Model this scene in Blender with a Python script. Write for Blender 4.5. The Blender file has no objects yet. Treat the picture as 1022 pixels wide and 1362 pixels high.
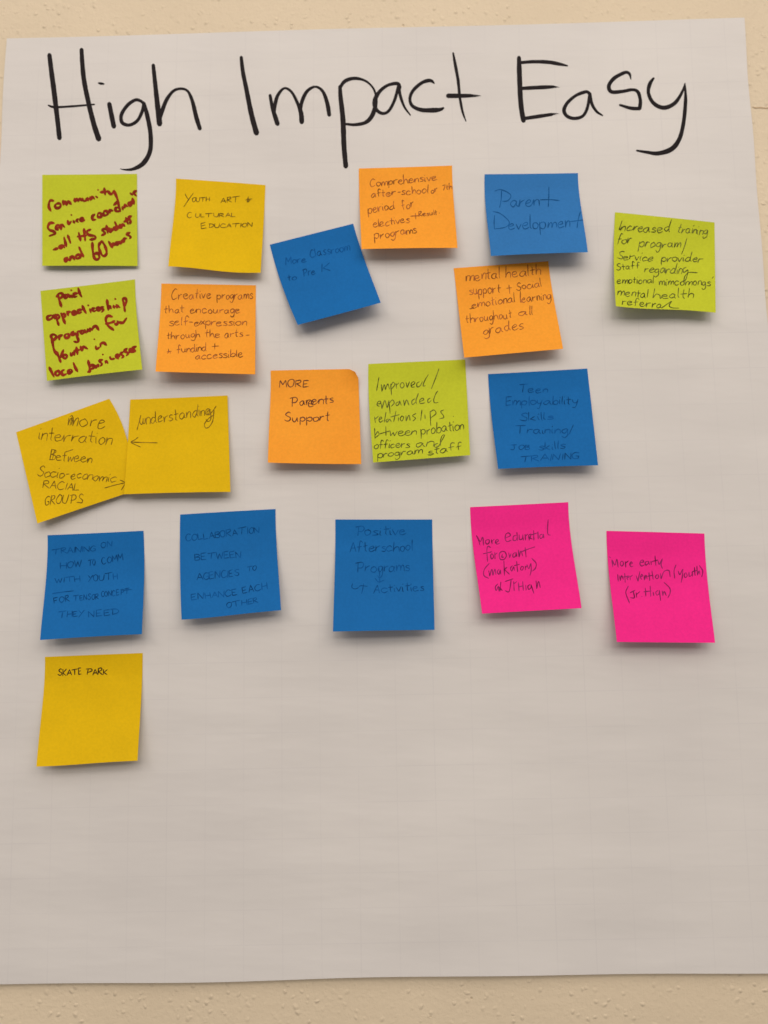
import bpy, math, random
from math import sin, cos, pi

S = bpy.context.scene
COL = S.collection

# ------------------------------------------------------------------ camera
FPX = 1362 * 28.0 / 36.0          # focal length in pixels of the 1022 x 1362 photograph
PITCH = math.radians(5.0)
CAM = (0.0, -0.620, 1.400)
cam_d = bpy.data.cameras.new('camera')
cam = bpy.data.objects.new('camera', cam_d)
COL.objects.link(cam)
cam.location = CAM
cam.rotation_euler = (math.radians(90) + PITCH, 0, 0)
cam_d.sensor_fit = 'VERTICAL'
cam_d.sensor_height = 36.0
cam_d.sensor_width = 27.0
cam_d.lens = 28.0
cam_d.clip_start = 0.01
cam_d.clip_end = 50
cam_d.dof.use_dof = True
cam_d.dof.focus_distance = 0.600
cam_d.dof.aperture_fstop = 3.2
S.camera = cam
S.render.resolution_x = 768
S.render.resolution_y = 1024

# ------------------------------------------------------------------ light
w = bpy.data.worlds.new('World')
S.world = w
w.use_nodes = True
bg = w.node_tree.nodes['Background']
bg.inputs[0].default_value = (1.0, 0.885, 0.81, 1)
bg.inputs[1].default_value = 0.23


def area(name, loc, target, sx, sy, power, color):
    d = bpy.data.lights.new(name, 'AREA')
    d.shape = 'RECTANGLE'
    d.size, d.size_y = sx, sy
    d.energy = power
    d.color = color
    o = bpy.data.objects.new(name, d)
    COL.objects.link(o)
    o.location = loc
    import mathutils
    v = mathutils.Vector(target) - mathutils.Vector(loc)
    o.rotation_euler = v.to_track_quat('-Z', 'Y').to_euler()
    return o


for ly, lz, power in ((-1.5, 3.3, 8.2), (-3.2, 3.6, 22.5), (-5.6, 3.6, 30.0)):
    for lx in (-1.9, 0.1, 2.1):
        area('ceiling_lamp', (lx, ly, lz), (0, 0, 1.3), 1.5, 0.9, power, (1.0, 0.872, 0.772))
S.view_settings.view_transform = 'Standard'
S.view_settings.look = 'None'
S.view_settings.exposure = 0.0
S.view_settings.gamma = 1.0
S.render.engine = 'CYCLES'

# ------------------------------------------------------------------ helpers
def srgb(r, g, b):
    f = lambda c: (c / 255 / 12.92) if c / 255 <= 0.04045 else ((c / 255 + 0.055) / 1.055) ** 2.4
    return (f(r), f(g), f(b))


def ray(px, py):
    dx, dy, dz = (px - 511) / FPX, -(py - 681) / FPX, -1.0
    a = math.radians(90) + PITCH
    return (dx, dy * cos(a) - dz * sin(a), dy * sin(a) + dz * cos(a))


def hit(px, py, depth):
    """point of the photograph's pixel ray at `depth` metres in front of the wall plane"""
    d = ray(px, py)
    t = (-depth - CAM[1]) / d[1]
    return (CAM[0] + d[0] * t, -depth, CAM[2] + d[2] * t)


def mesh_obj(name, verts, faces, mat, parent=None, smooth=True, uvs=None):
    me = bpy.data.meshes.new(name)
    me.from_pydata(verts, [], faces)
    if uvs is not None:
        lay = me.uv_layers.new(name='UVMap')
        for p in me.polygons:
            for li in p.loop_indices:
                lay.data[li].uv = uvs[me.loops[li].vertex_index]
    if smooth:
        for p in me.polygons:
            p.use_smooth = True
    me.materials.append(mat)
    o = bpy.data.objects.new(name, me)
    COL.objects.link(o)
    if parent is not None:
        o.parent = parent
    return o


def new_mat(name):
    m = bpy.data.materials.new(name)
    m.use_nodes = True
    nt = m.node_tree
    return m, nt, nt.nodes['Principled BSDF']


def node(nt, kind, **kw):
    n = nt.nodes.new(kind)
    for k, v in kw.items():
        if k.startswith('i_'):
            n.inputs[k[2:].replace('_', ' ')].default_value = v
        else:
            setattr(n, k, v)
    return n


def ramp(nt, src, p0, c0, p1, c1):
    r = nt.nodes.new('ShaderNodeValToRGB')
    r.color_ramp.elements[0].position = p0
    r.color_ramp.elements[0].color = (*c0, 1)
    r.color_ramp.elements[1].position = p1
    r.color_ramp.elements[1].color = (*c1, 1)
    nt.links.new(src, r.inputs[0])
    return r.outputs[0]


def mul(c, k):
    return tuple(min(1.0, x * k) for x in c)


# ------------------------------------------------------------------ materials
def wall_material():
    m, nt, b = new_mat('painted_textured_wall')
    L = nt.links.new
    co = node(nt, 'ShaderNodeTexCoord').outputs['Object']
    big = node(nt, 'ShaderNodeTexNoise', i_Scale=9.0, i_Detail=4.0)
    L(co, big.inputs['Vector'])
    col = ramp(nt, big.outputs[0], 0.3, (0.67, 0.585, 0.435), 0.7, (0.72, 0.63, 0.470))
    # raised plaster blobs
    n1 = node(nt, 'ShaderNodeTexNoise', i_Scale=210.0, i_Detail=3.0, i_Roughness=0.6)
    n2 = node(nt, 'ShaderNodeTexNoise', i_Scale=430.0, i_Detail=2.0)
    v = node(nt, 'ShaderNodeTexVoronoi', i_Scale=150.0, i_Randomness=1.0)
    wp = node(nt, 'ShaderNodeTexNoise', i_Scale=60.0, i_Detail=2.0)
    L(co, wp.inputs['Vector'])
    mixv = node(nt, 'ShaderNodeVectorMath', operation='MULTIPLY_ADD')
    L(wp.outputs[1], mixv.inputs[0]); mixv.inputs[1].default_value = (0.008, 0.008, 0.008); L(co, mixv.inputs[2])
    L(mixv.outputs[0], v.inputs['Vector'])
    L(co, n1.inputs['Vector']); L(co, n2.inputs['Vector'])
    blob = ramp(nt, v.outputs['Distance'], 0.02, (1.2, 1.2, 1.2), 0.30, (0, 0, 0))
    gate = node(nt, 'ShaderNodeTexNoise', i_Scale=28.0, i_Detail=1.0)
    L(co, gate.inputs['Vector'])
    gt = ramp(nt, gate.outputs[0], 0.40, (0.25, 0.25, 0.25), 0.55, (1, 1, 1))
    bm = node(nt, 'ShaderNodeMath', operation='MULTIPLY'); L(blob, bm.inputs[0]); L(gt, bm.inputs[1])
    a1 = node(nt, 'ShaderNodeMath', operation='MULTIPLY_ADD'); L(n1.outputs[0], a1.inputs[0]); a1.inputs[1].default_value = 1.0; L(bm.outputs[0], a1.inputs[2])
    a2 = node(nt, 'ShaderNodeMath', operation='MULTIPLY_ADD'); L(n2.outputs[0], a2.inputs[0]); a2.inputs[1].default_value = 0.25; L(a1.outputs[0], a2.inputs[2])
    # pits
    pv = node(nt, 'ShaderNodeTexVoronoi', i_Scale=46.0, i_Randomness=1.0)
    L(mixv.outputs[0], pv.inputs['Vector'])
    pit = ramp(nt, pv.outputs['Distance'], 0.01, (1, 1, 1), 0.065, (0, 0, 0))
    a3 = node(nt, 'ShaderNodeMath', operation='MULTIPLY_ADD'); L(pit, a3.inputs[0]); a3.inputs[1].default_value = -0.9; L(a2.outputs[0], a3.inputs[2])
    bp = node(nt, 'ShaderNodeBump', i_Strength=0.75, i_Distance=0.0008)
    L(a3.outputs[0], bp.inputs['Height'])
    pit_shade = node(nt, 'ShaderNodeMixRGB', blend_type='MIX')  # shade inside the pits, painted into the wall colour
    L(pit, pit_shade.inputs[0]); L(col, pit_shade.inputs[1]); pit_shade.inputs[2].default_value = (0.58, 0.48, 0.33, 1)
    L(pit_shade.outputs[0], b.inputs['Base Color'])
    L(bp.outputs[0], b.inputs['Normal'])
    b.inputs['Roughness'].default_value = 0.55
    b.inputs['Specular IOR Level'].default_value = 0.3
    return m


def sheet_material():
    m, nt, b = new_mat('flip_chart_paper')
    L = nt.links.new
    tc = node(nt, 'ShaderNodeTexCoord')
    co = tc.outputs['Object']
    uv = tc.outputs['UV']
    big = node(nt, 'ShaderNodeTexNoise', i_Scale=7.0, i_Detail=3.0)
    L(co, big.inputs['Vector'])
    col = ramp(nt, big.outputs[0], 0.3, (0.645, 0.646, 0.640), 0.7, (0.692, 0.694, 0.684))
    # faint one inch grid printed on the back and showing through
    sep = node(nt, 'ShaderNodeSeparateXYZ'); L(uv, sep.inputs[0])
    masks = []
    for ax, n in ((0, 21.6), (1, 26.8)):
        mm = node(nt, 'ShaderNodeMath', operation='MULTIPLY'); L(sep.outputs[ax], mm.inputs[0]); mm.inputs[1].default_value = n
        fr = node(nt, 'ShaderNodeMath', operation='FRACT'); L(mm.outputs[0], fr.inputs[0])
        sb = node(nt, 'ShaderNodeMath', operation='SUBTRACT'); L(fr.outputs[0], sb.inputs[0]); sb.inputs[1].default_value = 0.5
        ab = node(nt, 'ShaderNodeMath', operation='ABSOLUTE'); L(sb.outputs[0], ab.inputs[0])
        gt = node(nt, 'ShaderNodeMath', operation='GREATER_THAN'); L(ab.outputs[0], gt.inputs[0]); gt.inputs[1].default_value = 0.484
        masks.append(gt.outputs[0])
    mx = node(nt, 'ShaderNodeMath', operation='MAXIMUM'); L(masks[0], mx.inputs[0]); L(masks[1], mx.inputs[1])
    fade = node(nt, 'ShaderNodeTexNoise', i_Scale=16.0, i_Detail=2.0); L(co, fade.inputs['Vector'])
    fr_ = ramp(nt, fade.outputs[0], 0.34, (0.03, 0.03, 0.03), 0.66, (0.15, 0.15, 0.15))
    mk = node(nt, 'ShaderNodeMath', operation='MULTIPLY'); L(mx.outputs[0], mk.inputs[0]); L(fr_, mk.inputs[1])
    mix = node(nt, 'ShaderNodeMixRGB'); L(mk.outputs[0], mix.inputs[0]); L(col, mix.inputs[1]); mix.inputs[2].default_value = (0.50, 0.50, 0.53, 1)
    L(mix.outputs[0], b.inputs['Base Color'])
    # soft horizontal cockles and fibre
    mp = node(nt, 'ShaderNodeMapping'); mp.inputs['Scale'].default_value = (8, 8, 28); mp.inputs['Rotation'].default_value = (0, 0.03, 0)
    L(co, mp.inputs[0])
    cn = node(nt, 'ShaderNodeTexNoise', i_Scale=1.0, i_Detail=3.0, i_Roughness=0.5); L(mp.outputs[0], cn.inputs['Vector'])
    fb = node(nt, 'ShaderNodeTexNoise', i_Scale=900.0, i_Detail=2.0); L(co, fb.inputs['Vector'])
    b1 = node(nt, 'ShaderNodeBump', i_Strength=0.7, i_Distance=0.0024); L(cn.outputs[0], b1.inputs['Height'])
    b2 = node(nt, 'ShaderNodeBump', i_Strength=0.18, i_Distance=0.00015); L(fb.outputs[0], b2.inputs['Height']); L(b1.outputs[0], b2.inputs['Normal'])
    L(b2.outputs[0], b.inputs['Normal'])
    b.inputs['Roughness'].default_value = 0.6
    b.inputs['Specular IOR Level'].default_value = 0.25
    return m


def note_material(name, c):
    m, nt, b = new_mat(name)
    L = nt.links.new
    co = node(nt, 'ShaderNodeTexCoord').outputs['Object']
    n = node(nt, 'ShaderNodeTexNoise', i_Scale=22.0, i_Detail=4.0, i_Roughness=0.6); L(co, n.inputs['Vector'])
    col = ramp(nt, n.outputs[0], 0.3, mul(c, 0.95), 0.7, mul(c, 1.04))
    sp = node(nt, 'ShaderNodeTexNoise', i_Scale=520.0, i_Detail=2.0); L(co, sp.inputs['Vector'])
    sr = ramp(nt, sp.outputs[0], 0.3, (0.93, 0.93, 0.93), 0.7, (1.0, 1.0, 1.0))
    sm = node(nt, 'ShaderNodeMixRGB', blend_type='MULTIPLY'); sm.inputs[0].default_value = 1.0
    L(col, sm.inputs[1]); L(sr, sm.inputs[2]); col = sm.outputs[0]
    L(col, b.inputs['Base Color'])
    fb = node(nt, 'ShaderNodeTexNoise', i_Scale=700.0, i_Detail=3.0); L(co, fb.inputs['Vector'])
    lg = node(nt, 'ShaderNodeTexNoise', i_Scale=24.0, i_Detail=1.0); L(co, lg.inputs['Vector'])
    b1 = node(nt, 'ShaderNodeBump', i_Strength=0.35, i_Distance=0.0016); L(lg.outputs[0], b1.inputs['Height'])
    b2 = node(nt, 'ShaderNodeBump', i_Strength=0.2, i_Distance=0.0002); L(fb.outputs[0], b2.inputs['Height']); L(b1.outputs[0], b2.inputs['Normal'])
    L(b2.outputs[0], b.inputs['Normal'])
    b.inputs['Roughness'].default_value = 0.7
    b.inputs['Specular IOR Level'].default_value = 0.1
    tr = node(nt, 'ShaderNodeBsdfTranslucent'); L(col, tr.inputs['Color'])
    mx = node(nt, 'ShaderNodeMixShader'); mx.inputs[0].default_value = 0.06
    out = nt.nodes['Material Output']
    L(b.outputs[0], mx.inputs[1]); L(tr.outputs[0], mx.inputs[2]); L(mx.outputs[0], out.inputs[0])
    return m


def ink_material(name, c, var=0.25, spec=0.04):
    m, nt, b = new_mat(name)
    co = node(nt, 'ShaderNodeTexCoord').outputs['Object']
    n = node(nt, 'ShaderNodeTexNoise', i_Scale=160.0, i_Detail=3.0); nt.links.new(co, n.inputs['Vector'])
    nt.links.new(ramp(nt, n.outputs[0], 0.35, mul(c, 1 - var), 0.65, mul(c, 1 + var)), b.inputs['Base Color'])
    b.inputs['Roughness'].default_value = 0.6
    b.inputs['Specular IOR Level'].default_value = spec
    return m


WALL = wall_material()
PAPER = sheet_material()
LIME = note_material('lime_note_paper', (0.560, 0.640, 0.032))
YELLOW = note_material('yellow_note_paper', (0.80, 0.535, 0.005))
ORANGE = note_material('orange_note_paper', (1.0, 0.395, 0.038))
BLUE = note_material('blue_note_paper', (0.009, 0.158, 0.490))
LIGHTBLUE = note_material('light_blue_note_paper', (0.034, 0.200, 0.540))
PINK = note_material('pink_note_paper', (0.97, 0.026, 0.310))
MARKER = ink_material('black_marker_ink', (0.009, 0.006, 0.008), 0.2, 0.12)
MARKER_DRY = ink_material('dry_black_marker_ink', (0.09, 0.075, 0.075), 0.3)
REDINK = ink_material('red_marker_ink', (0.24, 0.026, 0.010), 0.2)
INK = {
    'orange': ink_material('brown_black_pen_ink', (0.30, 0.092, 0.028), 0.5),
    'dark': ink_material('dark_pen_ink', (0.13, 0.045, 0.03), 0.3),
    'yellow': ink_material('grey_pen_ink', (0.19, 0.115, 0.012), 0.45),
    'black': ink_material('black_pen_ink', (0.055, 0.03, 0.012), 0.3),
    'lime': ink_material('graphite_line', (0.105, 0.120, 0.024), 0.45),
    'blue': ink_material('navy_pen_ink', (0.003, 0.072, 0.260), 0.35),
    'lightblue': ink_material('navy_pen_ink_on_light_blue', (0.008, 0.085, 0.270), 0.3),
    'pink': ink_material('violet_pen_ink', (0.20, 0.016, 0.100), 0.5),
}

# ------------------------------------------------------------------ wall
def add_wall():
    nx, nz = 40, 40
    vs, fs = [], []
    for j in range(nz + 1):
        for i in range(nx + 1):
            vs.append((-1.6 + 3.2 * i / nx, 0.0, 3.0 * j / nz))
    for j in range(nz):
        for i in range(nx):
            a = j * (nx + 1) + i
            fs.append((a, a + 1, a + nx + 2, a + nx + 1))
    o = mesh_obj('wall', vs, fs, WALL)
    o['kind'] = 'structure'
    # hairline crack in the paint beside the sheet
    pts = [(1001, 142.5), (1006, 143.5), (1012, 143), (1019, 144), (1027, 143.2), (1040, 144.5)]
    v2, f2 = [], []
    for k, (x, y) in enumerate(pts):
        a = hit(x, y - 0.8, 0.0002); b = hit(x, y + (0.3 if k in (0, 5) else 0.9), 0.0002)
        v2 += [a, b]
        if k:
            q = 2 * k
            f2.append((q - 2, q - 1, q + 1, q))
    cm, nt, bs = new_mat('paint_crack_shadow_line')
    bs.inputs['Base Color'].default_value = (0.42, 0.30, 0.17, 1)
    c = mesh_obj('crack', v2, f2, cm, o)
    return o


add_wall()

def rim_faces(vs, fs, n, nu, nv):
    """thin paper edge round a (nu x nv) sheet, with vertices of its own so that the faces keep flat normals"""
    W = nu + 1
    loop = [i for i in range(nu)] + [j * W + nu for j in range(nv)] + [nv * W + i for i in range(nu, 0, -1)] + [j * W for j in range(nv, 0, -1)]
    b = len(vs)
    for a in loop:
        vs.append(vs[a]); vs.append(vs[n + a])
    m = len(loop)
    for k in range(m):
        p, q = b + 2 * k, b + 2 * ((k + 1) % m)
        fs.append((p, q, q + 1, p + 1))


# ------------------------------------------------------------------ the big sheet
LEFT = [(0, 9, 51), (0.08, 3, 150), (0.2, -3, 300), (0.5, -18, 680), (0.8, -33, 1060), (1, -42, 1310)]
RIGHT = [(0, 990, 24), (0.06, 995, 99), (0.13, 1002.4, 187), (0.22, 1011, 300), (0.31, 1020.5, 418), (0.6, 1051, 785), (1, 1088, 1292)]


def poly(tab, v):
    for a, b in zip(tab, tab[1:]):
        if v <= b[0]:
            t = (v - a[0]) / (b[0] - a[0])
            return (a[1] + (b[1] - a[1]) * t, a[2] + (b[2] - a[2]) * t)
    return tab[-1][1:]


def sheet_depth(x, z):
    """how far the hanging sheet stands off the wall, metres"""
    s = (1.76 - z) / 0.75
    d = 0.0016 + 0.0006 * s
    if s > 0.55:
        d += 0.0085 * ((s - 0.55) / 0.45) ** 2 * (1 + 0.25 * sin(11 * x + 1) + 0.12 * sin(29 * x))
    d += 0.00030 * sin(38 * z + 3 * x) * sin(5 * x + 1.3) + 0.00016 * sin(97 * z - 6 * x + 2) * sin(9 * x + 0.4)
    d += 0.00012 * sin(171 * z + 11 * x) * sin(13 * x + 7 * z)
    return max(d, 0.0008)


def on_sheet(px, py, off=0.0):
    d = 0.002
    for _ in range(4):
        p = hit(px, py, d)
        d = sheet_depth(p[0], p[2]) + off
    return hit(px, py, d)


def add_sheet():
    nu, nv = 150, 190
    vs, fs, uv = [], [], []
    for j in range(nv + 1):
        v = j / nv
        l, r = poly(LEFT, v), poly(RIGHT, v)
        for i in range(nu + 1):
            u = i / nu
            x = l[0] + (r[0] - l[0]) * u
            y = l[1] + (r[1] - l[1]) * u
            if v == 1:
                y += 1.2 * sin(x / 130.0) - 0.8 * sin(x / 61.0)
            if v == 0:
                y += 0.6 * sin(x / 90.0)
            if i in (0, nu):
                x += 0.5 * sin(y / 23.0)
            vs.append(on_sheet(x, y))
            uv.append((u, 1 - v))
    n = len(vs)
    vs += [(p[0], p[1] + 0.00012, p[2]) for p in vs]
    uv += uv
    W = nu + 1
    for j in range(nv):
        for i in range(nu):
            a = j * W + i
            fs.append((a, a + W, a + W + 1, a + 1))
            fs.append((n + a, n + a + 1, n + a + W + 1, n + a + W))
    rim_faces(vs, fs, n, nu, nv)
    uv += [uv[0]] * (len(vs) - len(uv))
    o = mesh_obj('chart_paper', vs, fs, PAPER, uvs=uv)
    o['label'] = 'large white flip chart sheet on the wall with High Impact Easy in black marker'
    o['category'] = 'paper sheet'
    return o


SHEET = add_sheet()

# ------------------------------------------------------------------ strokes
def spline(pts, step):
    """Catmull-Rom through pts (tuples); a repeated point is a corner"""
    parts, cur = [], [pts[0]]
    for p in pts[1:]:
        if p[:2] == cur[-1][:2] and len(cur) > 1:
            parts.append(cur); cur = [p]
        else:
            cur.append(p)
    parts.append(cur)
    out = []
    for c in parts:
        if len(c) < 2:
            continue
        for k in range(len(c) - 1):
            p1, p2 = c[k], c[k + 1]
            p0 = c[k - 1] if k else tuple(2 * a - b for a, b in zip(p1, p2))
            p3 = c[k + 2] if k + 2 < len(c) else tuple(2 * b - a for a, b in zip(p1, p2))
            n = max(2, int(math.hypot(p2[0] - p1[0], p2[1] - p1[1]) / step) + 1)
            for i in range(n):
                t = i / n
                out.append(tuple(0.5 * (2 * b + (cc - a) * t + (2 * a - 5 * b + 4 * cc - d) * t * t + (3 * b - a - 3 * cc + d) * t ** 3)
                                 for a, b, cc, d in zip(p0, p1, p2, p3)))
        out.append(c[-1])
    res = [out[0]]
    for p in out[1:]:
        if math.hypot(p[0] - res[-1][0], p[1] - res[-1][1]) > 1e-3:
            res.append(p)
    return res


LAYER = [0]


def ribbon(pts, place, vs, fs, cap=True):
    """pts: (x, y, width) in photograph pixels; place(px, py, off) -> world point"""
    if len(pts) < 2:
        return
    LAYER[0] = (LAYER[0] + 1) % 24
    off = 0.00005 + 0.000004 * LAYER[0]
    n = len(pts)
    rows = []
    for k, (x, y, wd) in enumerate(pts):
        a, b = pts[max(0, k - 1)], pts[min(n - 1, k + 1)]
        tx, ty = b[0] - a[0], b[1] - a[1]
        l = math.hypot(tx, ty) or 1
        tx, ty = tx / l, ty / l
        rows.append((x, y, wd, -ty, tx, tx, ty))
    ext = []
    if cap:
        x, y, wd, nx, ny, tx, ty = rows[0]
        ext.append((x - tx * wd * 0.42, y - ty * wd * 0.42, wd * 0.45, nx, ny))
    ext += [r[:5] for r in rows]
    if cap:
        x, y, wd, nx, ny, tx, ty = rows[-1]
        ext.append((x + tx * wd * 0.42, y + ty * wd * 0.42, wd * 0.45, nx, ny))
    base = len(vs)
    for x, y, wd, nx, ny in ext:
        vs.append(place(x + nx * wd / 2, y + ny * wd / 2, off))
        vs.append(place(x, y, off + 0.00001))
        vs.append(place(x - nx * wd / 2, y - ny * wd / 2, off))
    for k in range(len(ext) - 1):
        a = base + 3 * k
        fs.append((a, a + 1, a + 4, a + 3))
        fs.append((a + 1, a + 2, a + 5, a + 4))


# title: (origin x, origin y, zoom, [letters]); each letter is a list of strokes of x,y,width
TITLE = [
    (50, 55, 4.258, [
        ["68,77,24 78,160,26 95,290,28 112,430,26 125,548,26", "250,47,22 254,120,24 264,220,26 290,350,26 320,470,28 347,553,30", "62,362,8 85,371,13 130,372,12 220,366,12 322,357,9"],
        ["407,354,24 420,420,26 433,482,26", "347,236,10 360,239,14 376,241,9"],
        ["602,352,16 585,338,16 555,332,18 510,362,20 476,415,20 480,460,20 520,474,18 565,450,18 592,400,18 602,352,16", "602,350,20 622,420,24 640,520,24 638,620,24 600,690,26 545,722,18 500,727,10 468,722,3"],
        ["656,135,20 668,250,24 680,360,28 692,468,30", "690,462,12 708,390,22 735,325,20 772,280,16 815,268,14 852,283,14 878,340,20 900,430,24 920,494,22"],
    ]),
    (300, 65, 4.645, [
        ["98,52,20 108,140,24 128,240,26 160,400,30 192,520,32"],
        ["276,287,18 290,360,22 305,410,26 322,463,28", "302,400,14 308,340,22 325,285,20 365,243,14 410,268,16 450,345,20 468,400,28 472,452,28", "462,410,14 472,330,22 505,262,20 555,234,14 600,260,18 628,330,24 642,408,24"],
        ["708,232,20 712,300,26 726,430,30 733,600,30 744,726,28", "705,245,18 738,200,22 795,182,20 860,195,14 908,235,12 930,290,14 927,350,24 905,415,26 865,455,22 800,468,18 742,464,14"],
    ]),
    (440, 60, 4.645, [
        ["428,262,20 418,240,22 390,238,20 345,252,18 300,290,22 272,345,26 280,395,22 320,422,18 360,405,18 395,340,18 418,258,18", "420,250,20 430,310,18 455,380,14 492,432,8"],
        ["640,236,8 625,222,18 602,219,22 560,235,20 510,280,20 490,330,18 505,375,20 560,400,24 640,402,28 680,397,20 697,388,12"],
        ["757,48,10 770,120,18 788,220,18 798,320,16 815,410,14 836,470,6", "726,313,28 800,313,25 868,312,20", "dry 866,305 925,311", "dry 866,309 930,314", "dry 864,315 915,317", "dry 866,320 905,319"],
    ]),
    (680, 65, 4.088, [
        ["43,47,20 45,120,26 50,250,26 57,330,26 68,390,26", "50,75,16 120,70,18 200,72,20 260,82,18 306,92,8", "60,215,18 110,212,20 190,208,20 232,206,14", "dry 228,201 258,207", "dry 228,206 266,209", "dry 228,210 250,211", "75,378,18 150,367,20 222,356,16", "dry 218,351 256,350", "dry 218,355 262,353", "dry 218,360 245,357"],
        ["430,247,18 415,234,16 395,236,18 350,255,16 305,295,18 288,335,20 305,366,18 345,378,18 390,365,16 415,320,16 428,247,16", "428,245,18 440,300,16 465,340,14 497,362,8"],
        ["652,166,4 645,138,14 630,127,16 605,134,18 560,160,20 532,200,20 545,233,20 600,232,18 660,222,16 690,235,18 703,280,18 700,322,20", "700,325,18 650,322,18 592,305,12"],
        ["775,160,12 755,190,20 747,240,18 775,295,20 830,320,22 890,295,20 930,235,14 946,187,6", "946,195,8 949,280,18 938,400,20 915,490,22 872,545,26 800,568,22 740,562,16 684,553,10"],
    ]),
]


def add_title():
    for ox, oy, z, letters in TITLE:
        for strokes in letters:
            vs, fs = [], []
            for st in strokes:
                toks = st.split()
                dry = toks[0] == 'dry'
                if dry:
                    p = [tuple(float(q) for q in t.split(',')) for t in toks[1:]]
                    pts = [(ox + p[0][0] / z, oy + p[0][1] / z, 1.1), (ox + (p[0][0] + p[1][0]) / 2 / z, oy + (p[0][1] + p[1][1]) / 2 / z, 0.8), (ox + p[1][0] / z, oy + p[1][1] / z, 0.25)]
                else:
                    pts = []
                    for t in toks:
                        a, b, c = (float(q) for q in t.split(','))
                        pts.append((ox + a / z, oy + b / z, c / z * 1.06))
                sp = spline(pts, 2.0)
                ph = random.random() * 9
                sp = [(x, y, wd * (1 + 0.022 * sin(k * 0.8 + ph))) for k, (x, y, wd) in enumerate(sp)]
                ribbon(sp, on_sheet, vs, fs, cap=not dry)
            mesh_obj('letter', vs, fs, MARKER, SHEET)


random.seed(7)
add_title()

# ------------------------------------------------------------------ handwriting letter shapes
# units: baseline 0, x height 10, ascender and capitals about 18; a repeated point is a corner
GL = {
    'a': "8,8 5,10 1,7 0,3 3,0 6,2 8,9 8,9 8,3 10,0", 'b': "0,20 0,0 0,0 1,7 4,10 8,7 7,1 3,0 0,2",
    'c': "8,8 5,10 1,8 0,4 2,0 5,0 9,2", 'd': "8,8 5,10 1,7 0,3 3,0 6,2 8,7|9,19 8,10 8,3 10,0",
    'e': "1,5 6,6 7,8 5,10 1,8 0,4 2,0 5,0 9,2", 'f': "8,17 5,20 3,16 3,8 3,0|0,9 7,10",
    'g': "8,8 5,10 1,8 0,4 3,1 6,3 8,9 8,9 8,-3 6,-8 3,-9 0,-6", 'h': "0,20 0,0 0,0 1,6 4,10 7,8 8,0",
    'i': "0,9 0.5,1 2,0|0.5,14 1,14.8", 'j': "3,10 3,-5 0,-8", 'k': "0,19 0,0|7,10 1,4 1,4 8,0", 'l': "0,20 0,4 1,0",
    'm': "0,10 0,0 0,0 2,8 4,10 6,8 6,0 6,0 8,8 10,10 12,8 12,0", 'n': "0,10 0,0 0,0 1,7 4,10 7,8 7,0",
    'o': "5,10 1,8 0,4 2,0 5,0 8,4 7,8 4,10", 'p': "0,10 0,0 0,-9|0,6 3,10 7,9 8,4 5,0 0,2",
    'r': "0,10 0,0 0,0 1,6 3,9 7,10", 's': "7,9 4,10 1,8 3,6 6,4 7,2 4,0 0,1", 't': "3,17 3,8 3,2 5,0|0,10 7,11",
    'u': "0,10 0,3 3,0 6,3 7,10 7,10 7,2 9,0", 'v': "0,10 4,0 4,0 8,10", 'w': "0,10 2,0 2,0 5,8 5,8 8,0 8,0 11,10",
    'x': "0,10 8,0|8,10 0,0", 'y': "0,10 1,4 4,2 7,6|8,10 7,2 4,-8 1,-8", 'z': "0,10 8,10 8,10 0,0 0,0 8,0",
    'A': "0,0 5,18 5,18 10,0|2,7 9,7", 'B': "0,18 0,0|0,17 6,17 7,13 1,10 1,10 8,7 7,1 0,0", 'C': "9,16 5,18 1,13 0,6 3,0 8,1 10,3",
    'D': "1,18 0,0|-2,17 6,16 10,10 7,3 0,0", 'E': "7,18 0,17 0,17 0,0 0,0 8,1|0,9 6,10", 'F': "8,18 0,17 0,17 0,0|0,9 6,10", 'G': "9,16 5,18 1,12 1,4 4,0 9,2 9,2 9,8 9,8 5,8",
    'H': "0,18 0,0|9,18 9,0|0,9 9,9.5", 'I': "1,18 0,0", 'J': "5,18 5,4 3,0 -1,2|0,18 10,18", 'K': "0,18 0,0|9,18 1,8 1,8 9,0",
    'L': "0,18 0,0 0,0 8,1", 'M': "0,0 1,18 1,18 5,6 5,6 10,18 10,18 11,0", 'N': "0,0 0,18 0,18 8,0 8,0 9,18",
    'O': "5,18 1,14 0,7 3,0 7,2 9,10 8,16 4,18", 'P': "1,18 0,0|-3,17 6,18 9,14 6,9 0,8", 'R': "0,18 0,0|0,17 6,18 7,13 1,9 1,9 9,0",
    'S': "9,16 5,18 1,14 4,10 8,7 7,1 3,0 -1,3", 'T': "5,18 4,0|-2,17 12,18.5", 'U': "0,18 0,5 4,0 8,4 9,18", 'V': "0,18 5,0 5,0 10,18",
    'W': "0,18 3,0 3,0 6,14 6,14 9,0 9,0 12,18", 'Y': "0,18 5,9|10,18 1,-2", 'X': "0,18 9,0|9,18 0,0",
    '-': "0,7 6,7.5", '/': "0,-4 6,20", '.': "0,0 1,0.6", '+': "4,14 4,2|0,8 8,8.5", '(': "4,20 0,12 0,4 4,-5", ')': "0,20 4,12 4,4 0,-5",
    "'": "1,20 0,16", '7': "0,16 8,17 8,17 3,0", '*': "1,0 4,12 4,12 7,1|0,6 8,6", 'g_': "",
}


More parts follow.
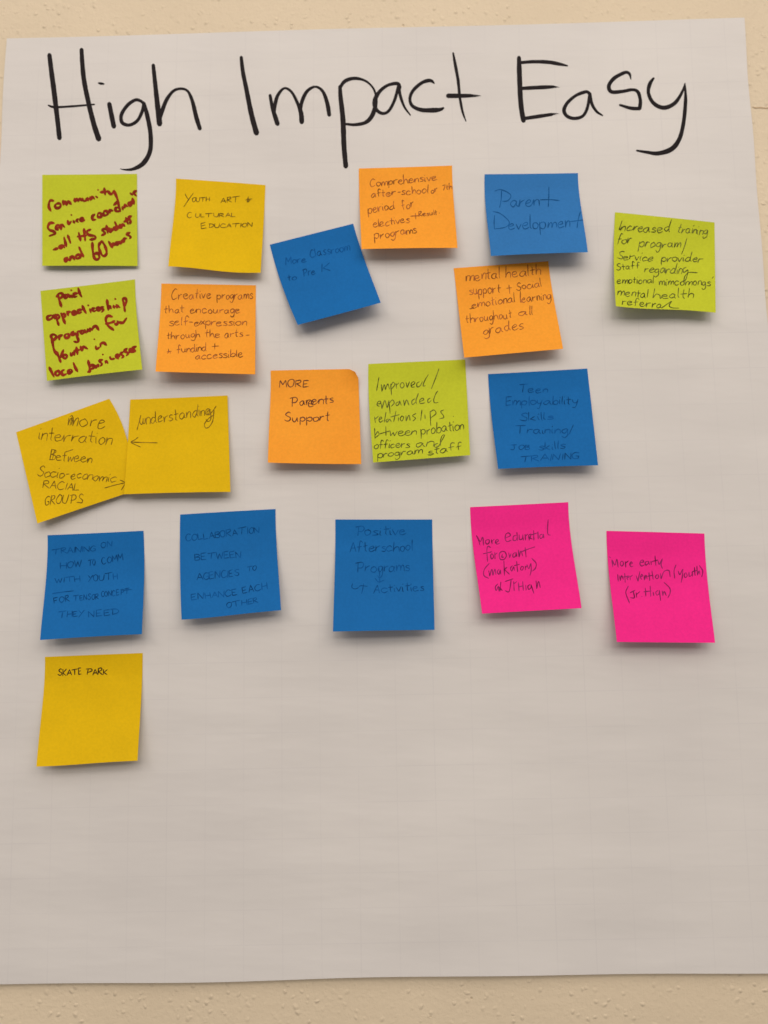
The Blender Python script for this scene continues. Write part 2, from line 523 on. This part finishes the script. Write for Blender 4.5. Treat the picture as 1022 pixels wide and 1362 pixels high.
def glyph_strokes(text, x0, y0, x1, y1, xh, slant=0.06, asc=1.1, rough=1.6):
    """single line letters from (x0, y0) to (x1, y1) along the baseline, crop units"""
    conn = 0.0 if text[1:].isupper() else 0.4
    info, adv = [], 0.0
    for ch in text:
        if ch == ' ':
            adv += 6; continue
        st = [[tuple(float(q) for q in p.split(',')) for p in s.split()] for s in GL[ch].split('|')]
        mn = min(p[0] for s in st for p in s); mx = max(p[0] for s in st for p in s)
        kx = random.uniform(0.9, 1.12)
        info.append((st, adv - mn * kx, kx))
        adv += (mx - mn) * kx + random.uniform(1.2, 3.0)
    adv -= 2.5
    L = math.hypot(x1 - x0, y1 - y0)
    sx = L / max(adv, 1)
    ux, uy = (x1 - x0) / L, (y1 - y0) / L
    sy = xh / 10.0
    out = []
    prev = None
    for st, ax, kx in info:
        ky = random.uniform(0.9, 1.1); dy = random.uniform(-0.7, 0.7) * rough; sl = slant + random.uniform(-0.06, 0.06)
        for s in st:
            ns, last = [], None
            for (gx, gy) in s:
                if last is not None and (gx, gy) == last[0]:
                    ns.append(ns[-1]); continue
                yy = gy * ky
                if yy > 10: yy = 10 + (yy - 10) * asc
                lx = (ax + gx * kx + random.uniform(-0.35, 0.35) * rough) * sx
                ly = (yy + dy + random.uniform(-0.45, 0.45) * rough) * sy
                lx += ly * sl
                q = (x0 + ux * lx + uy * ly, y0 + uy * lx - ux * ly)
                ns.append(q); last = ((gx, gy), q)
            if s is st[0]:
                if prev is not None and random.random() < conn:
                    a, b = prev, ns[0]
                    if math.hypot(a[0] - b[0], a[1] - b[1]) < xh * 1.1:
                        out.append([a, ((a[0] + b[0]) / 2, (a[1] + b[1]) / 2 + xh * 0.08), b])
            out.append(ns)
        prev = ns[-1] if (len(st) == 1 and st[0][-1][1] < 5) else None
    return out


# ------------------------------------------------------------------ sticky notes
def lift_profile(v):
    if v < 0.16: return 0.0
    t = (v - 0.16) / 0.84
    return 0.30 * t + 0.70 * t * t if t > 0.12 else (0.30 * 0.12 + 0.70 * 0.0144) * (t / 0.12) ** 2


class Note:
    def __init__(s, ox, oy, z, corners, lift, mid=None, base=0.0, curl=0.0, wave=0.0, fold=False):
        s.o = (ox, oy, z)
        s.c = [s.px(*p) for p in corners]          # TL TR BR BL
        s.liftL, s.liftR = lift[0] * 0.74, lift[1] * 0.74
        mid = mid or {}
        s.midL = (mid['L'][0], s.px(*mid['L'][1:])) if 'L' in mid else None
        s.midR = (mid['R'][0], s.px(*mid['R'][1:])) if 'R' in mid else None
        s.base, s.curl, s.wave, s.fold = base, curl, wave, fold

    def px(s, x, y):
        return (s.o[0] + x / s.o[2], s.o[1] + y / s.o[2])

    def edge(s, a, b, mid, v):
        x, y = a[0] + (b[0] - a[0]) * v, a[1] + (b[1] - a[1]) * v
        if mid:
            vm, (mx, my) = mid
            dx = mx - (a[0] + (b[0] - a[0]) * vm)
            # smooth bump that is 1 at vm and 0 at both ends
            k = (v / vm) * (max(0.0, 1 - v) / (1 - vm)) ** ((1 - vm) / vm)
            k = max(0.0, k)
            x += dx * k
        return x, y

    def flat(s, u, v):
        l = s.edge(s.c[0], s.c[3], s.midL, v)
        r = s.edge(s.c[1], s.c[2], s.midR, v)
        x, y = l[0] + (r[0] - l[0]) * u, l[1] + (r[1] - l[1]) * u
        y += s.wave * sin(u * 2 * pi * 0.9 + 0.6) * v * v + (0.9 * sin(s.c[0][1] * 1.7)) * 4 * u * (1 - u) * (v - 0.25)
        if s.fold:                                  # rounded, curled top right corner
            uu, vv = max(0, (u - 0.90) / 0.10), max(0, (0.10 - v) / 0.10)
            k = uu * vv
            x -= 4.0 * k; y += 4.0 * k
        return x, y

    def depth(s, u, v):
        d = (s.liftL + (s.liftR - s.liftL) * u) * lift_profile(v)
        d += s.curl * (4 * (u - 0.5) ** 2) * lift_profile(v)
        d += 0.0009 * sin(u * 5 + s.c[0][0]) * v
        if s.fold:
            r = max(0, (u - 0.80) / 0.2) * max(0, (0.25 - v) / 0.25)
            d += 0.0045 * r
        return max(d, 0) + s.base + 0.00035

    def at(s, px, py, off, uv):
        d = s.depth(*uv)
        e = 0.002
        for _ in range(3):
            p = hit(px, py, e + d + off)
            e = sheet_depth(p[0], p[2])
        return hit(px, py, e + d + off)

    def point(s, u, v, off=0.0):
        x, y = s.flat(u, v)
        return s.at(x, y, off, (u, v))

    def inv(s, px, py):
        u = v = 0.5
        for _ in range(12):
            x, y = s.flat(u, v)
            h = 1e-3
            xu, yu = s.flat(u + h, v); xv, yv = s.flat(u, v + h)
            a, c = (xu - x) / h, (yu - y) / h
            b, d = (xv - x) / h, (yv - y) / h
            det = a * d - b * c
            ex, ey = px - x, py - y
            u += (d * ex - b * ey) / det
            v += (-c * ex + a * ey) / det
            u = min(1.0, max(0.0, u)); v = min(1.0, max(0.0, v))
        return u, v

    def place(s, px, py, off):
        u, v = s.inv(px, py)
        if u in (0.0, 1.0) or v in (0.0, 1.0):
            px, py = s.flat(u, v)
        return s.at(px, py, off, (u, v))

    def build(s, mat, label, group=None):
        N = 32
        vs, fs = [], []
        for j in range(N + 1):
            for i in range(N + 1):
                vs.append(s.point(i / N, j / N))
        n = len(vs); W = N + 1
        for j in range(N + 1):
            for i in range(N + 1):
                vs.append(s.point(i / N, j / N, -0.00011))
        for j in range(N):
            for i in range(N):
                a = j * W + i
                fs.append((a, a + W, a + W + 1, a + 1))
                fs.append((n + a, n + a + 1, n + a + W + 1, n + a + W))
        rim_faces(vs, fs, n, N, N)
        o = mesh_obj('sticky_note', vs, fs, mat)
        for p in o.data.polygons[2 * N * N:]:
            p.use_smooth = False
        o['label'] = label
        o['category'] = 'sticky note'
        o['group'] = group or 'sticky notes on the chart paper'
        return o


def write(note, parent, ink, wd, words, name='handwritten_word'):
    """words: tuples for glyph_strokes, or strings of traced strokes ('x,y x,y | ...') in crop units"""
    for w_ in words:
        if isinstance(w_, str):
            strokes = [[tuple(float(q) for q in p.split(',')) for p in st.split()] for st in w_.split('|')]
        else:
            strokes = glyph_strokes(*w_)
        vs, fs = [], []
        for st in strokes:
            pts = []
            for p in st:
                q = note.px(*p)
                pts.append((q[0], q[1], wd))
            sp = spline(pts, 1.1) if len(pts) > 1 else pts
            ph, f = random.random() * 7, random.uniform(0.25, 0.6)
            m = len(sp)
            sp2 = []
            for k, (x, y, w0) in enumerate(sp):
                e = min(1, 0.65 + k * 0.2, 0.6 + (m - 1 - k) * 0.2)
                sp2.append((x, y, w0 * e * (1 + 0.2 * sin(k * f + ph))))
            ribbon(sp2, note.place, vs, fs)
        if vs:
            mesh_obj(name, vs, fs, ink, parent)


Z = 6.3875
random.seed(21)

# 1 lime, red marker
n = Note(40, 220, Z, [(105, 80), (910, 72), (915, 855), (105, 853)], (0.006, 0.005))
o = n.build(LIME, 'lime green note reading Community service coordinate in thick red marker, top left of the sheet')
write(n, o, REDINK, 3.65, [
    "200,300 175,298 162,320 162,355 178,388|225,325 213,345 225,362 250,358 262,340 250,322 228,325|282,300 285,335 285,335 298,308 312,335 312,335 325,305 350,330|378,280 382,305 382,305 400,285 410,305 410,305 425,283 440,300|448,280 455,300 475,298 488,280 495,298|510,270 515,290 515,290 530,268 548,285|560,262 575,275|577,207 581,209|632,195 640,250|600,228 665,222|660,215 690,245 715,215 715,215 745,290 742,310 712,338",
    "205,490 170,490 152,525 170,550 200,560 213,580 165,600|222,535 245,530 250,510 230,510 222,535 240,548|265,545 262,510 262,510 275,505 295,525|322,470 330,500 350,475|370,470 378,490|351,420 355,423|410,455 395,470 410,482|425,470 450,462 445,445 428,455 435,475 465,465",
    "550,415 530,435 535,460 560,460|575,420 580,440 605,435 605,410 585,405 575,420|625,400 630,425 660,415 655,390 635,388 625,400|680,405 678,380 678,380 705,385|760,360 730,360 730,385 755,390 770,375|745,300 768,390|785,350 790,375|805,360 808,335 808,335 830,350|850,310 835,325 850,345 865,320 870,300 885,330|853,235 872,252|905,215 882,232 905,260|870,280 885,320",
    "198,718 240,703|270,675 248,690 262,705 280,680 280,680 295,700|290,610 310,690|322,595 345,660",
    "415,570 430,640|460,540 470,640|405,605 480,595|515,545 485,560 500,590 550,600 555,620 510,632",
    "640,535 615,550 640,575 610,595|650,510 662,575|635,545 680,535|675,540 682,565 700,540 705,555|740,530 715,530 725,550 745,540|722,480 748,540|755,525 775,515 765,505 755,525 780,530|785,520 788,500 788,500 805,515|815,445 835,500|800,480 850,450|862,430 838,445 855,470 850,495",
    "320,780 298,795 305,815 325,795 325,795 340,810|345,805 345,780 345,780 365,775 378,800|425,755 395,765 395,790 420,785 435,765|418,695 438,740 455,775",
    "530,655 533,710 545,780 570,800 590,780 575,745 545,755|600,650 585,690 605,750 630,770 652,745 640,690 615,650 600,650",
    "668,645 700,695 700,695 705,660 720,680|735,650 725,670 745,675 750,655 735,650|760,645 770,665 785,640 795,655|802,650 800,625 820,620|850,570 825,585 855,605 850,620",
])
# 2 yellow
n = Note(210, 225, Z, [(155, 80), (915, 135), (875, 880), (90, 830)], (0.013, 0.010), mid={'R': (0.4, 902, 420), 'L': (0.3, 146, 300)}, wave=-1.2)
o = n.build(YELLOW, 'yellow note reading Youth art and cultural education, right of the top left lime note')
write(n, o, INK['yellow'], 1.08, [
    "232,208 245,235 262,258|303,203 265,255 222,320", ("OUTH", 292, 277, 440, 275, 21, .1), ("ART", 535, 287, 690, 278, 24, .1), "765,240 760,280 760,280 785,265|745,262 800,252|770,232 772,280",
    ("C", 252, 415, 292, 412, 26, .1), ("ULTURAL", 320, 408, 655, 405, 17), ("E", 372, 508, 415, 500, 24, .1), ("DUCATION", 430, 497, 800, 490, 18)])
# 3 orange
n = Note(465, 210, Z, [(80, 90), (872, 65), (918, 765), (103, 775)], (0.016, 0.016), mid={'L': (0.4, 85, 350), 'R': (0.35, 882, 300)})
o = n.build(ORANGE, 'orange note reading Comprehensive after school, highest of the orange notes, under the word Impact')
write(n, o, INK['orange'], 1.1, [
    ("Comprehensive", 175, 245, 745, 190, 34), ("after-school", 185, 335, 670, 298, 32), ("or", 695, 300, 750, 290, 30), ("7th", 790, 278, 870, 265, 24, .2),
    ("period", 160, 470, 388, 430, 36), ("for", 450, 440, 550, 415, 36), ("electives", 205, 590, 510, 545, 34),
    "520,495 600,490|560,470 565,520", ("Result", 590, 500, 745, 480, 22), "762,467 768,472 764,470", ("programs", 215, 690, 570, 635, 38)])
# 4 light blue
n = Note(630, 220, Z, [(95, 75), (888, 65), (972, 738), (148, 770)], (0.018, 0.020), mid={'R': (0.3, 902, 240), 'L': (0.35, 100, 320)})
o = n.build(LIGHTBLUE, 'blue note reading Parent Development, topmost of the blue notes')
write(n, o, INK['lightblue'], 1.2, [
    "238,215 235,290 222,358|180,218 230,205 300,235 318,265 290,300 245,305",
    ("aren", 318, 352, 560, 345, 56), "640,185 640,270 635,352|565,292 650,290 732,298",
    "180,425 175,480 178,540|165,392 220,405 280,450 305,490 270,525 180,540",
    ("evelop", 300, 545, 605, 535, 50, 0, 1.3), ("men", 632, 530, 820, 525, 50), "908,395 890,460 880,530|820,478 880,470 950,460"])
# 5 lime right
n = Note(805, 270, Z, [(85, 78), (930, 165), (940, 932), (92, 873)], (0.018, 0.014), mid={'L': (0.5, 74, 480)}, wave=1.0)
o = n.build(LIME, 'lime green note reading Increased training for program, nearest the right edge of the sheet')
write(n, o, INK['lime'], 1.2, [
    ("Increased", 120, 232, 545, 250, 42, .2, 1.4, 2.4), ("training", 612, 252, 870, 268, 38, .2, 1.3, 2.4), ("for", 100, 345, 215, 345, 40, .2, 1.3, 2.4), ("program", 290, 368, 635, 382, 40, .2, 1.3, 2.4),
    "695,300 675,370 650,435", ("Service", 105, 478, 405, 495, 36, .2, 1.3, 2.4), ("provider", 480, 498, 825, 500, 36, .2, 1.3, 2.4), ("Staff", 95, 570, 295, 556, 28),
    ("regardin", 330, 592, 650, 602, 38, .2, 1.3, 2.4), "690,545 665,560 670,590 705,570 690,640 670,665 680,620 715,590 785,592",
    ("emotional", 100, 680, 410, 682, 32, .1), ("mimcomongs'", 460, 695, 905, 700, 34), ("mental", 105, 780, 360, 805, 36), ("health", 410, 808, 745, 812, 36, .15, 1.3, 2.4),
    ("referra", 145, 862, 480, 892, 34), "480,892 540,850 565,835 545,870 570,890 630,893"])
# 6 blue tilted
n = Note(350, 285, 6.012, [(55, 243), (722, 75), (942, 707), (278, 885)], (0.016, 0.020), mid={'L': (0.5, 150, 570), 'R': (0.4, 800, 310)})
o = n.build(BLUE, 'tilted blue note reading More classrooms to Pre K, left of the topmost orange note')
write(n, o, INK['blue'], 1.15, [
    ("More", 182, 402, 342, 380, 28), ("Classroom", 380, 345, 695, 285, 34), ("to", 198, 530, 265, 522, 28), ("Pre", 322, 498, 418, 478, 32), ("K", 475, 458, 535, 448, 34)])
# 7 lime red marker 2
n = Note(40, 365, Z, [(90, 140), (893, 42), (955, 808), (145, 905)], (0.010, 0.015), mid={'R': (0.4, 908, 340)})
o = n.build(LIME, 'lime note reading paid program for youth in red marker, below the Community service note')
write(n, o, REDINK, 3.65, [
    "225,190 245,165 270,160 280,180 260,200 240,195|238,175 252,225 268,275|315,170 295,180 300,200 320,190 322,170 340,195|350,175 358,195|349,133 353,135|405,160 375,165 375,190 400,185|410,115 425,165 440,190",
    "185,345 150,360 155,385 185,375 200,350 210,375|215,340 245,432|215,350 240,345 250,365 228,380|265,330 300,420|268,340 290,335 298,355 280,370|325,350 320,320 320,320 350,318|365,340 390,325 378,312 362,325 370,345 400,335|440,300 410,305 412,330 440,320|445,265 460,300 478,330|510,295 518,325|494,262 498,264|550,285 530,295 540,312 560,308|570,300 590,290 580,280 568,290 578,308 600,305|625,275 605,285 625,300 610,320|655,215 665,300 665,300 675,270 690,290|710,265 718,285|724,208 728,210|740,285 738,262 738,262 755,275 765,280|795,240 790,210 810,203 820,230 805,265 795,260|795,230 808,315",
    "185,545 180,520 205,510 225,530 200,560 190,560|185,530 205,640 240,690|250,555 248,525 248,525 275,515|310,505 295,520 305,540 330,530 328,508 310,505|370,485 350,500 360,515 385,500 385,500 410,550 405,575 375,570|410,520 405,490 430,480|450,475 432,485 440,505 462,490 462,475 478,498|490,490 490,465 490,465 508,480 512,460 530,475|535,465 540,448 562,440 586,474",
    "700,360 665,352 645,380 660,430 710,472|645,420 690,410 720,395|720,415 735,425 750,405 740,395|755,405 790,410 822,370",
    "225,655 240,690 262,745|285,640 262,705|290,680 280,700 300,715 315,695 300,678|345,665 350,690 372,665 378,685|395,620 405,680|375,650 425,640|430,610 440,645 440,645 455,615 490,632",
    "560,610 565,635 590,620|546,550 550,552|600,615 600,590 600,590 625,580 650,600",
    "165,790 185,830 205,870|230,820 215,840 230,860 252,845 245,822 230,820|290,810 270,825 280,855 310,845|345,805 325,820 330,840 355,825 355,808|370,750 385,790 405,825",
    "495,730 510,815 490,830|505,780 535,770 540,795 510,805|550,770 560,790 580,765 585,785|615,725 590,735 612,760 600,778|640,735 645,755|619,680 623,682|650,730 662,755|680,700 690,720 718,715|735,705 760,695 745,680 732,695 750,715|790,660 770,675 795,695 780,710|825,630 805,650 835,670 820,690|840,665 865,650 855,635 840,650|900,612 870,630 895,650 860,662"])
# 8 orange creative
n = Note(198, 368, 6.813, [(115, 62), (972, 78), (965, 885), (62, 860)], (0.018, 0.016), mid={'L': (0.35, 103, 320)})
o = n.build(ORANGE, 'orange note reading Creative programs, to the right of the lower red marker note')
write(n, o, INK['orange'], 1.1, [
    ("Creative", 208, 205, 560, 195, 46), ("programs", 620, 205, 940, 198, 40), ("that", 140, 330, 315, 325, 34), ("encourage", 375, 332, 825, 328, 36), ("self-expression", 185, 442, 885, 440, 38),
    ("through", 165, 568, 465, 550, 34), ("the", 510, 550, 650, 550, 36), ("arts", 690, 552, 850, 545, 38), "882,532 912,528", "180,655 178,690|165,680 205,675|170,695 185,675 200,695",
    ("fundind", 258, 690, 520, 668, 34), "600,605 598,660|575,632 635,628", ("accessible", 425, 750, 855, 722, 34)])
# 9 orange mental health
n = Note(595, 345, Z, [(55, 75), (860, 15), (985, 760), (145, 835)], (0.015, 0.018), mid={'R': (0.35, 895, 260)})
o = n.build(ORANGE, 'orange note reading Mental health support and social emotional learning, below the Parent Development note')
write(n, o, INK['orange'], 1.1, [
    ("mental", 160, 188, 440, 160, 48), ("health", 498, 155, 792, 128, 42), ("support", 190, 305, 452, 278, 42), "525,215 532,290|505,245 548,240", ("Social", 590, 262, 802, 232, 34),
    "190,420 205,418 225,405", ("emotional", 212, 415, 572, 362, 38), ("learning", 622, 368, 880, 335, 40), ("throughout", 160, 545, 552, 495, 36), ("all", 608, 482, 730, 470, 36), ("grades", 312, 640, 642, 588, 42)])
# 10 yellow tilted
n = Note(15, 520, 6.012, [(40, 330), (785, 62), (985, 798), (210, 1060)], (0.014, 0.004), mid={'R': (0.42, 922, 380)})
o = n.build(YELLOW, 'tilted yellow note reading More interration between socio-economic racial groups, near the left edge')
write(n, o, INK['yellow'], 1.08, [
    ("more", 450, 282, 740, 298, 62, .12), "470,205 490,200 470,275|500,210 480,270", ("interration", 215, 388, 800, 428, 52, .15, 1.2), ("Between", 308, 548, 640, 575, 44, .1), "325,465 310,540|350,470 330,545", "430,490 495,468",
    ("Socio-economic", 208, 680, 835, 725, 40, .2, 1.3, 2.4), ("RACIAL", 252, 775, 535, 797, 31, .1), ("GROUPS", 268, 912, 570, 892, 36, .2, 1.3, 2.4), "748,776 820,755 905,735|870,712 910,735 882,792"])
# 11 yellow understanding
n = Note(155, 515, Z, [(118, 105), (945, 70), (970, 890), (65, 910)], (0.012, 0.010), mid={'L': (0.45, 97, 460)}, base=0.0012)
o = n.build(YELLOW, 'yellow note reading understanding with an arrow pointing left, overlapping the tilted yellow note')
write(n, o, INK['yellow'], 1.08, [
    "208,238 192,300 175,365", ("understanding", 200, 322, 800, 235, 50, .12), "800,190 770,210 785,235 820,200 848,160|830,190 820,280 790,335 758,345 750,310 790,260 830,235",
    "348,472 240,470 130,466|185,425 155,448 125,466 160,488 205,508"])
# 12 orange corner
n = Note(345, 480, 6.813, [(103, 88), (897, 73), (925, 935), (78, 922)], (0.015, 0.014), mid={'L': (0.25, 103, 280)}, fold=True)
o = n.build(ORANGE, 'orange note reading More Parents Support with its top right corner curled')
write(n, o, INK['dark'], 1.25, [
    ("MORE", 180, 240, 450, 235, 35), ("Parents", 282, 412, 672, 380, 42), "450,385 480,390 490,370 465,360 445,385 455,415 490,410", ("Support", 230, 552, 632, 545, 42)])
# 13 lime improved
n = Note(480, 470, Z, [(65, 90), (888, 52), (930, 865), (105, 928)], (0.014, 0.014), mid={'L': (0.4, 70, 400)})
o = n.build(LIME, 'lime green note reading Improved expanded relationships, between an orange and a blue note')
write(n, o, INK['lime'], 1.2, [
    "155,205 145,260 135,320|175,265 180,325 180,325 200,265 210,310 210,310 230,260 245,305|255,260 262,355|255,275 275,245 290,265 265,300|300,255 305,300|302,270 325,250|345,250 335,275 350,295 370,275 360,250 345,250|385,245 395,290 395,290 415,240|430,275 460,255 450,240 430,255 432,285 460,285|500,240 478,255 480,285 505,275 525,240|575,180 545,230 530,275 550,275", "665,130 640,200 600,302",
    "140,430 170,425 165,405 145,415 140,440 160,450|175,425 180,470 180,470 205,400 225,460 240,400|240,400 250,510|245,420 270,395 285,420 260,450|320,410 300,425 305,445 325,430 330,405 345,440|365,395 370,445 370,445 390,395 410,440|460,385 435,405 440,435 465,415|490,340 470,400 475,430|500,410 535,395 525,380 500,400 508,425 545,420|590,380 570,395 575,420 600,400|655,320 640,340 620,395 630,420 660,415",
    "118,540 125,590|120,560 150,535|155,565 180,550 170,540 155,560 165,585 190,570|215,500 200,585|235,555 215,570 225,585 245,560 260,580|300,490 280,580|255,540 330,520|320,545 320,575|350,530 335,555 350,575 365,545 350,530|385,530 385,575 385,575 410,525 420,570|470,510 440,530 465,550 445,575|520,480 510,570|545,520 548,555|590,490 595,615|590,500 620,480 640,510 600,545|705,480 680,495 700,525 705,545 670,555", "786,534 789,537",
    "118,635 122,725|120,700 145,665 155,690 125,715|165,685 185,675|213,622 215,700|165,682 250,658", ("ween", 245, 702, 465, 692, 38, .15), ("probation", 512, 692, 875, 645, 44, .1), ("officers", 112, 808, 410, 798, 34, .15), ("an", 470, 805, 610, 795, 40, .2, 1.3, 2.4), "655,765 630,775 632,798 660,790 690,740 712,695 692,700 678,745 680,785",
    ("program", 145, 888, 520, 850, 32, .1), ("staff", 570, 868, 862, 815, 34, .15), ])
# 14 blue teen
n = Note(640, 480, Z, [(60, 112), (903, 65), (995, 887), (145, 918)], (0.014, 0.016), mid={'L': (0.4, 85, 400)})
o = n.build(BLUE, 'blue note reading Teen employability skills training, right of the lower lime note')
write(n, o, INK['blue'], 1.15, [
    ("Teen", 318, 268, 562, 268, 34), ("Employability", 212, 378, 822, 365, 36), ("Skills", 332, 508, 612, 498, 32), ("Training/", 290, 618, 782, 615, 36), ("JOB", 250, 757, 412, 750, 22), ("skills", 492, 757, 718, 745, 32),
    ("TRAINING", 340, 858, 822, 832, 28)])
# 15 blue training on
n = Note(45, 695, Z, [(118, 108), (933, 70), (920, 948), (55, 998)], (0.020, 0.017), mid={'L': (0.35, 110, 400), 'R': (0.4, 940, 400)})
o = n.build(BLUE, 'blue note reading Training on how to comm with youth, directly above the lowest yellow note')
write(n, o, INK['blue'], 1.1, [
    ("TRAINING", 160, 272, 522, 240, 24), ("ON", 572, 215, 662, 205, 24), ("HOW", 225, 388, 400, 380, 30), ("TO", 465, 368, 525, 360, 24), ("COMM", 582, 352, 757, 322, 28), ("WITH", 182, 515, 392, 498, 24),
    ("YOUTH", 462, 500, 712, 482, 28), "160,603 250,590 340,580", ("FOR", 175, 685, 302, 665, 26), ("TENSOR", 340, 665, 550, 648, 24), ("CONCEPT", 575, 632, 815, 605, 24), "740,578 835,568",
    ("THEY", 212, 808, 425, 795, 26), ("NEED", 467, 806, 722, 780, 28)])
# 16 blue collaboration
n = Note(230, 670, Z, [(63, 92), (873, 45), (920, 905), (75, 983)], (0.017, 0.018), mid={'L': (0.5, 62, 520), 'R': (0.35, 882, 300)}, wave=0.5)
o = n.build(BLUE, 'blue note reading Collaboration between agencies to enhance each other')
write(n, o, INK['blue'], 1.1, [
    ("COLLABORATION", 115, 318, 732, 243, 28), ("BETWEEN", 187, 482, 577, 455, 28), ("AGENCIES", 207, 652, 567, 610, 30), ("TO", 632, 572, 712, 565, 20), ("ENHANCE", 157, 817, 545, 775, 26), ("EACH", 597, 765, 802, 722, 28), ("OTHER", 462, 885, 727, 838, 24)])
# 17 blue positive
n = Note(435, 680, Z, [(72, 70), (895, 70), (915, 1008), (52, 1022)], (0.022, 0.022), mid={'L': (0.35, 70, 420), 'R': (0.35, 900, 400)})
o = n.build(BLUE, 'blue note reading Positive afterschool programs and activities, beside the pink notes')
write(n, o, INK['blue'], 1.1, [
    ("Positive", 245, 205, 672, 198, 42), ("Afterschool", 195, 350, 722, 332, 44), ("Programs", 245, 518, 697, 508, 48), "440,470 448,540 450,605", "218,615 212,645 240,660 272,648|345,638 290,632 275,640|312,615 305,660 295,700",
    ("Activities", 398, 695, 822, 672, 40), "410,570 440,600 485,585"])
# 18 pink
n = Note(618, 662, 6.194, [(47, 78), (855, 37), (965, 910), (145, 955)], (0.019, 0.020), mid={'L': (0.35, 68, 350), 'R': (0.35, 878, 310)})
o = n.build(PINK, 'pink note reading More educational, left of the other pink note and slightly higher')
write(n, o, INK['pink'], 1.2, [
    "98,310 115,345 128,390|100,312 130,360 150,325 158,392|190,345 175,355 180,380 200,375 205,350 190,345|222,345 228,380|226,358 245,342|258,370 280,355 268,343 255,365 268,382 290,375",
    "340,330 378,312 365,290 342,300 336,335 350,362 385,350|425,310 405,318 402,350 425,350 435,320|432,285 438,352|450,305 455,345 478,335 480,305 480,305 485,350|500,300 503,350|500,320 520,300|535,350 530,310 550,300 540,330 560,340|570,270 572,350|555,305 600,290|605,280 608,340|640,300 622,310 625,335 645,325 650,300 655,335|690,180 685,250 688,300 708,308",
    "215,410 195,400 185,430 190,525|155,462 225,445|225,460 215,480 225,505 240,485 228,460|250,450 252,505|250,470 270,455", "310,440 288,462 295,505 325,508 345,480 335,448 308,440|312,468 308,490 325,488",
    "365,455 372,492 372,492 384,460|420,450 400,465 402,490 422,480 425,450 432,485|445,430 450,490 450,490 465,440 480,480|500,410 508,490|470,445 520,425 580,405",
    "205,540 165,590 160,640 200,665|200,600 208,645 208,645 225,590 235,640 235,640 250,590 260,635|285,590 270,610 285,630 295,595 300,630|325,520 330,640|350,572 330,592 330,592 370,630|395,560 380,580 390,605 405,570 412,600|430,525 438,610|410,560 455,548|470,565 462,590 478,595 485,570 470,565|500,560 503,595|503,575 515,560|515,550 530,585 545,545|548,540 550,600 540,640|555,500 590,540 585,580 560,605",
    "275,710 255,735 262,765 280,730 285,770|300,695 292,770|290,740 312,765", "385,670 378,730 365,775 335,765|335,690 400,668|405,690 410,765|408,710 430,690|445,700 450,770|480,690 485,765|445,735 485,725|505,720 508,762|540,715 522,730 530,755 548,740 548,715 548,715 572,788|590,685 595,750 595,750 610,690 625,740"])
# 19 pink right
n = Note(798, 698, 6.194, [(55, 50), (862, 72), (950, 972), (140, 965)], (0.020, 0.018), mid={'L': (0.35, 72, 370), 'R': (0.4, 885, 420)})
o = n.build(PINK, 'pink note reading More early intervention, rightmost in its row')
write(n, o, INK['pink'], 1.2, [
    "80,264 88,272", "100,290 108,348|102,290 125,332 140,285 152,350|178,300 168,320 180,340 195,325 190,303 178,300|210,300 215,350|212,315 235,298|250,325 268,318 258,305 248,325 258,345 275,340",
    "335,310 362,305 352,290 335,300 332,325 345,340 368,330|395,300 375,310 380,332 400,318 402,300 410,330|420,300 425,330|422,310 440,298|455,255 462,335|440,300 480,290|480,300 490,325 512,285|515,280 505,330 518,360",
    "148,410 152,465|165,420 170,460 170,460 180,420 195,450|205,400 210,475|195,430 225,425|225,440 240,430 232,420 225,440 232,455|248,420 252,455|250,430 270,415|300,420 315,465 315,465 330,385|335,430 352,420 345,408 335,430 345,450|365,415 368,455 368,455 380,415 390,445|405,395 412,460|390,425 440,415|430,380 440,450|470,410 458,430 472,445 485,428 478,410|500,400 505,445 505,445 530,385 570,378 580,430",
    "628,330 612,380 618,440|645,380 660,410 680,370|685,365 680,430 670,475|705,395 695,415 705,435 720,420 712,395|735,390 738,425 760,410 762,385 765,425|780,350 785,420|765,385 805,375|800,340 805,415 805,415 818,380 825,410|820,335 848,380 840,430",
    "235,505 215,560 245,645|275,545 285,600 250,600|250,560 290,540|300,560 305,600|302,575 330,550|345,590 349,592", "375,520 380,590|415,505 420,590|362,552 425,545|440,555 445,585|480,540 462,555 470,580 490,565 490,540 490,540 502,625|515,545 520,585 520,585 530,550 548,582|530,475 575,520 580,560 562,600"])
# 20 yellow skate park
n = Note(40, 860, Z, [(128, 88), (958, 55), (915, 970), (55, 1018)], (0.020, 0.016), mid={'L': (0.3, 118, 340), 'R': (0.35, 950, 370)}, wave=0.5)
o = n.build(YELLOW, 'yellow note reading Skate Park, lowest note on the sheet')
write(n, o, INK['black'], 1.35, [("SKATE", 237, 249, 437, 236, 27), ("PARK", 473, 240, 657, 237, 27)])
